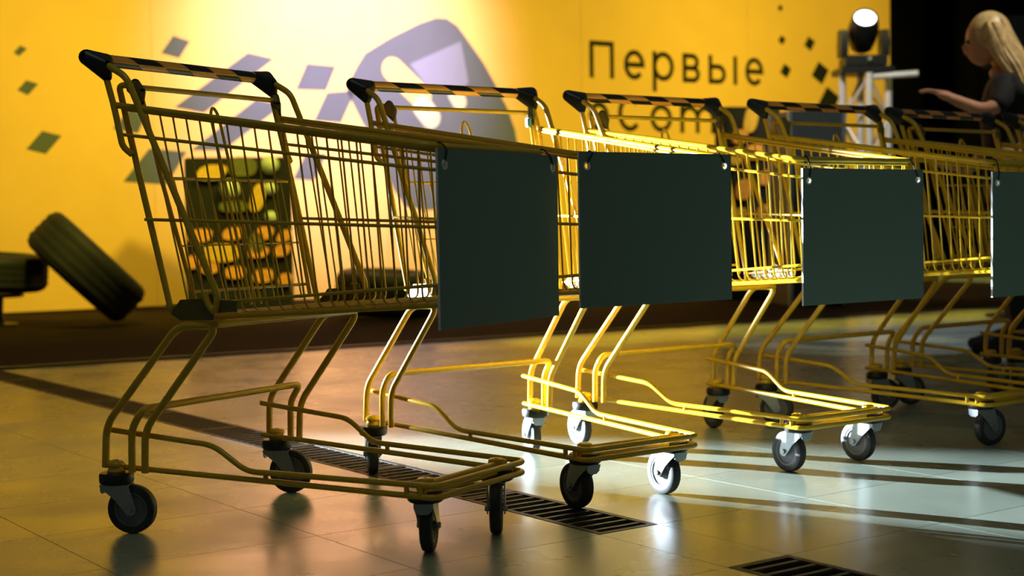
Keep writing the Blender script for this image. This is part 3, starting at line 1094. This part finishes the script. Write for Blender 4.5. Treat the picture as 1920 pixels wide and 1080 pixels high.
def hand_chain(j, e, wrist, d, up, side):
    """palm plus five fingers from a wrist vertex index."""
    w = Vector(j[wrist][0])
    palm = w + d * 0.055
    j.append((tuple(palm), (0.034, 0.016)))
    pi_ = len(j) - 1
    e.append((wrist, pi_))
    for k, (off, ln) in enumerate(((-0.027, 0.060), (-0.009, 0.074), (0.009, 0.078), (0.026, 0.068))):
        b0 = palm + d * 0.035 + side * off
        b1 = b0 + d * ln * 0.5 - up * 0.008
        b2 = b1 + d * ln * 0.45 - up * 0.024
        n0 = len(j)
        j += [(tuple(b0), 0.0095), (tuple(b1), 0.0085), (tuple(b2), 0.0070)]
        e += [(pi_, n0), (n0, n0 + 1), (n0 + 1, n0 + 2)]
    t0 = w + d * 0.030 - side * 0.030
    t1 = t0 + d * 0.032 - side * 0.022 - up * 0.006
    t2 = t1 + d * 0.028 - side * 0.006 - up * 0.010
    n0 = len(j)
    j += [(tuple(t0), 0.012), (tuple(t1), 0.010), (tuple(t2), 0.008)]
    e += [(pi_, n0), (n0, n0 + 1), (n0 + 1, n0 + 2)]


J_ = [((0.10, 0.0, 0.86), (0.125, 0.15)), ((0.09, 0.0, 0.98), (0.105, 0.13)), ((0.07, 0, 1.10), (0.11, 0.14)), ((0.055, 0, 1.20), (0.10, 0.14)), ((0.035, 0, 1.275), (0.05, 0.055)), ((0.01, 0, 1.335), 0.045)]
E_ = [(0, 1), (1, 2), (2, 3), (3, 4), (4, 5)]


def limb(pts, start):
    prev = start
    for p, r in pts:
        J_.append((p, r))
        E_.append((prev, len(J_) - 1))
        prev = len(J_) - 1
    return prev


wr = limb([((0.045, -0.165, 1.225), 0.052), ((0.00, -0.235, 1.125), 0.044), ((-0.06, -0.25, 1.105), 0.036), ((-0.185, -0.225, 1.165), 0.025)], 3)
hand_chain(J_, E_, wr, Vector((-0.88, 0.10, 0.42)).normalized(), Vector((0.40, 0, 0.90)), Vector((0, 1, 0)))
wl = limb([((0.06, 0.165, 1.225), 0.052), ((0.05, 0.22, 0.99), 0.042), ((-0.10, 0.20, 0.86), 0.034), ((-0.20, 0.17, 0.89), 0.025)], 3)
hand_chain(J_, E_, wl, Vector((-0.95, -0.10, 0.20)).normalized(), Vector((0.2, 0, 0.95)), Vector((0, 1, 0)))
for s in (-1, 1):
    limb([((0.10, s * 0.095, 0.78), 0.088), ((0.07, s * 0.10, 0.45), 0.056), ((0.11, s * 0.10, 0.22), 0.050), ((0.12, s * 0.105, 0.075), 0.036), ((0.02, s * 0.115, 0.032), 0.032), ((-0.06, s * 0.12, 0.028), 0.026)], 0)
me = skin_mesh(J_, E_)
b = BM()
b.from_mesh(me)
bpy.data.meshes.remove(me)
hm = Matrix.Translation(H) @ Matrix.Rotation(math.radians(-14), 4, 'Y')
bmesh.ops.create_uvsphere(b, u_segments=24, v_segments=16, radius=1.0, matrix=hm @ Matrix.Diagonal((0.092, 0.074, 0.105, 1)))
bmesh.ops.create_uvsphere(b, u_segments=16, v_segments=10, radius=1.0, matrix=hm @ Matrix.Translation((-0.035, 0, -0.055)) @ Matrix.Diagonal((0.060, 0.054, 0.060, 1)))
bmesh.ops.create_cone(b, cap_ends=True, segments=10, radius1=0.018, radius2=0.006, depth=0.045, matrix=hm @ Matrix.Translation((-0.101, 0, -0.016)) @ Matrix.Rotation(math.radians(-20), 4, 'Y'))
for z, w in ((-0.052, 0.022), (-0.063, 0.020)):
    bmesh.ops.create_uvsphere(b, u_segments=10, v_segments=6, radius=1.0, matrix=hm @ Matrix.Translation((-0.090, 0, z)) @ Matrix.Diagonal((0.009, w, 0.006, 1)))
for s in (-1, 1):
    bmesh.ops.create_uvsphere(b, u_segments=10, v_segments=6, radius=1.0, matrix=hm @ Matrix.Translation((0.01, s * 0.076, -0.005)) @ Matrix.Diagonal((0.018, 0.010, 0.032, 1)))
body = obj('body', b, 'skin', wm)
rm = body.modifiers.new('remesh', 'REMESH')
rm.mode = 'VOXEL'
rm.voxel_size = 0.0065
rm.use_smooth_shade = True
sm = body.modifiers.new('smooth', 'SMOOTH')
sm.iterations = 3
for s in (-1, 1):
    b = BM()
    bmesh.ops.create_uvsphere(b, u_segments=12, v_segments=8, radius=0.011, matrix=hm @ Matrix.Translation((-0.083, s * 0.030, 0.008)))
    obj('eye', b, 'eye', wm)
# clothes
SJ = [((0.10, 0.0, 0.80), (0.145, 0.175)), ((0.09, 0.0, 0.98), (0.118, 0.145)), ((0.07, 0, 1.10), (0.122, 0.152)), ((0.055, 0, 1.20), (0.112, 0.152)), ((0.035, 0, 1.268), (0.06, 0.07)),
      ((0.045, -0.165, 1.225), 0.066), ((0.01, -0.225, 1.14), 0.056), ((-0.02, -0.243, 1.118), 0.048), ((0.06, 0.165, 1.225), 0.066), ((0.055, 0.205, 1.08), 0.056), ((0.05, 0.22, 0.99), 0.050)]
shirt = obj('shirt', skin_mesh(SJ, [(0, 1), (1, 2), (2, 3), (3, 4), (3, 5), (5, 6), (6, 7), (3, 8), (8, 9), (9, 10)]), None, wm)
shirt.data.materials.append(M['cloth'])
TJ = [((0.10, 0, 0.86), (0.142, 0.165))]
TE = []
for s in (-1, 1):
    n0 = len(TJ)
    TJ += [((0.10, s * 0.095, 0.78), 0.102), ((0.07, s * 0.10, 0.45), 0.070), ((0.11, s * 0.10, 0.22), 0.064), ((0.12, s * 0.105, 0.10), 0.056)]
    TE += [(0, n0), (n0, n0 + 1), (n0 + 1, n0 + 2), (n0 + 2, n0 + 3)]
tro = obj('trousers', skin_mesh(TJ, TE), None, wm)
tro.data.materials.append(M['cloth'])
for s in (-1, 1):
    b = BM()
    hull(b, [((0.13, s * 0.105, 0.04), 0.042), ((0.02, s * 0.115, 0.035), 0.042), ((-0.08, s * 0.12, 0.028), 0.030), ((0.12, s * 0.105, 0.085), 0.042)])
    obj('shoe', b, 'cloth', wm)
# hair: cap over the skull and many locks falling down the back
hb = BM()
r = bmesh.ops.create_uvsphere(hb, u_segments=24, v_segments=16, radius=1.0, matrix=hm @ Matrix.Translation((0.022, 0, 0.016)) @ Matrix.Diagonal((0.098, 0.089, 0.110, 1)))
hinv = hm.inverted()
bmesh.ops.delete(hb, geom=[v for v in hb.verts if (hinv @ v.co).x < -0.056 and (hinv @ v.co).z < 0.055], context='VERTS')
hair = obj('hair', hb, 'hair', wm)
rnd = random.Random(5)
for k in range(64):
    a = lerp(-2.0, 2.0, (k % 32) / 31.0)
    q_ = 1.0 if k < 32 else 0.72
    st_ = hm @ Vector((0.025 + 0.072 * q_ * math.cos(a), 0.084 * math.sin(a), 0.02 + 0.05 * rnd.random()))
    mid = hm @ Vector((0.040 + 0.088 * q_ * math.cos(a), 0.098 * q_ * math.sin(a), -0.08))
    end = Vector((0.130 + 0.080 * q_ * math.cos(a) + rnd.uniform(-0.02, 0.025), 0.120 * q_ * math.sin(a) + rnd.uniform(-0.015, 0.015), 1.15 + rnd.uniform(-0.03, 0.07)))
    m2 = mid.lerp(end, 0.55) + Vector((0.015, 0, 0))
    b = BM()
    tube(b, [st_, mid, m2, end], 0.0145, 6, 0.05, 4)
    for v in b.verts:                                    # locks taper towards the tip
        t = max(0.0, min(1.0, (1.33 - v.co.z) / 0.16))
        c = mid.lerp(end, max(0.0, min(1.0, (mid.z - v.co.z) / max(1e-4, mid.z - end.z))))
        if v.co.z < mid.z:
            v.co = v.co.lerp(c, 0.55 * t)
    o = obj('hair_lock', b, 'hair', hair)
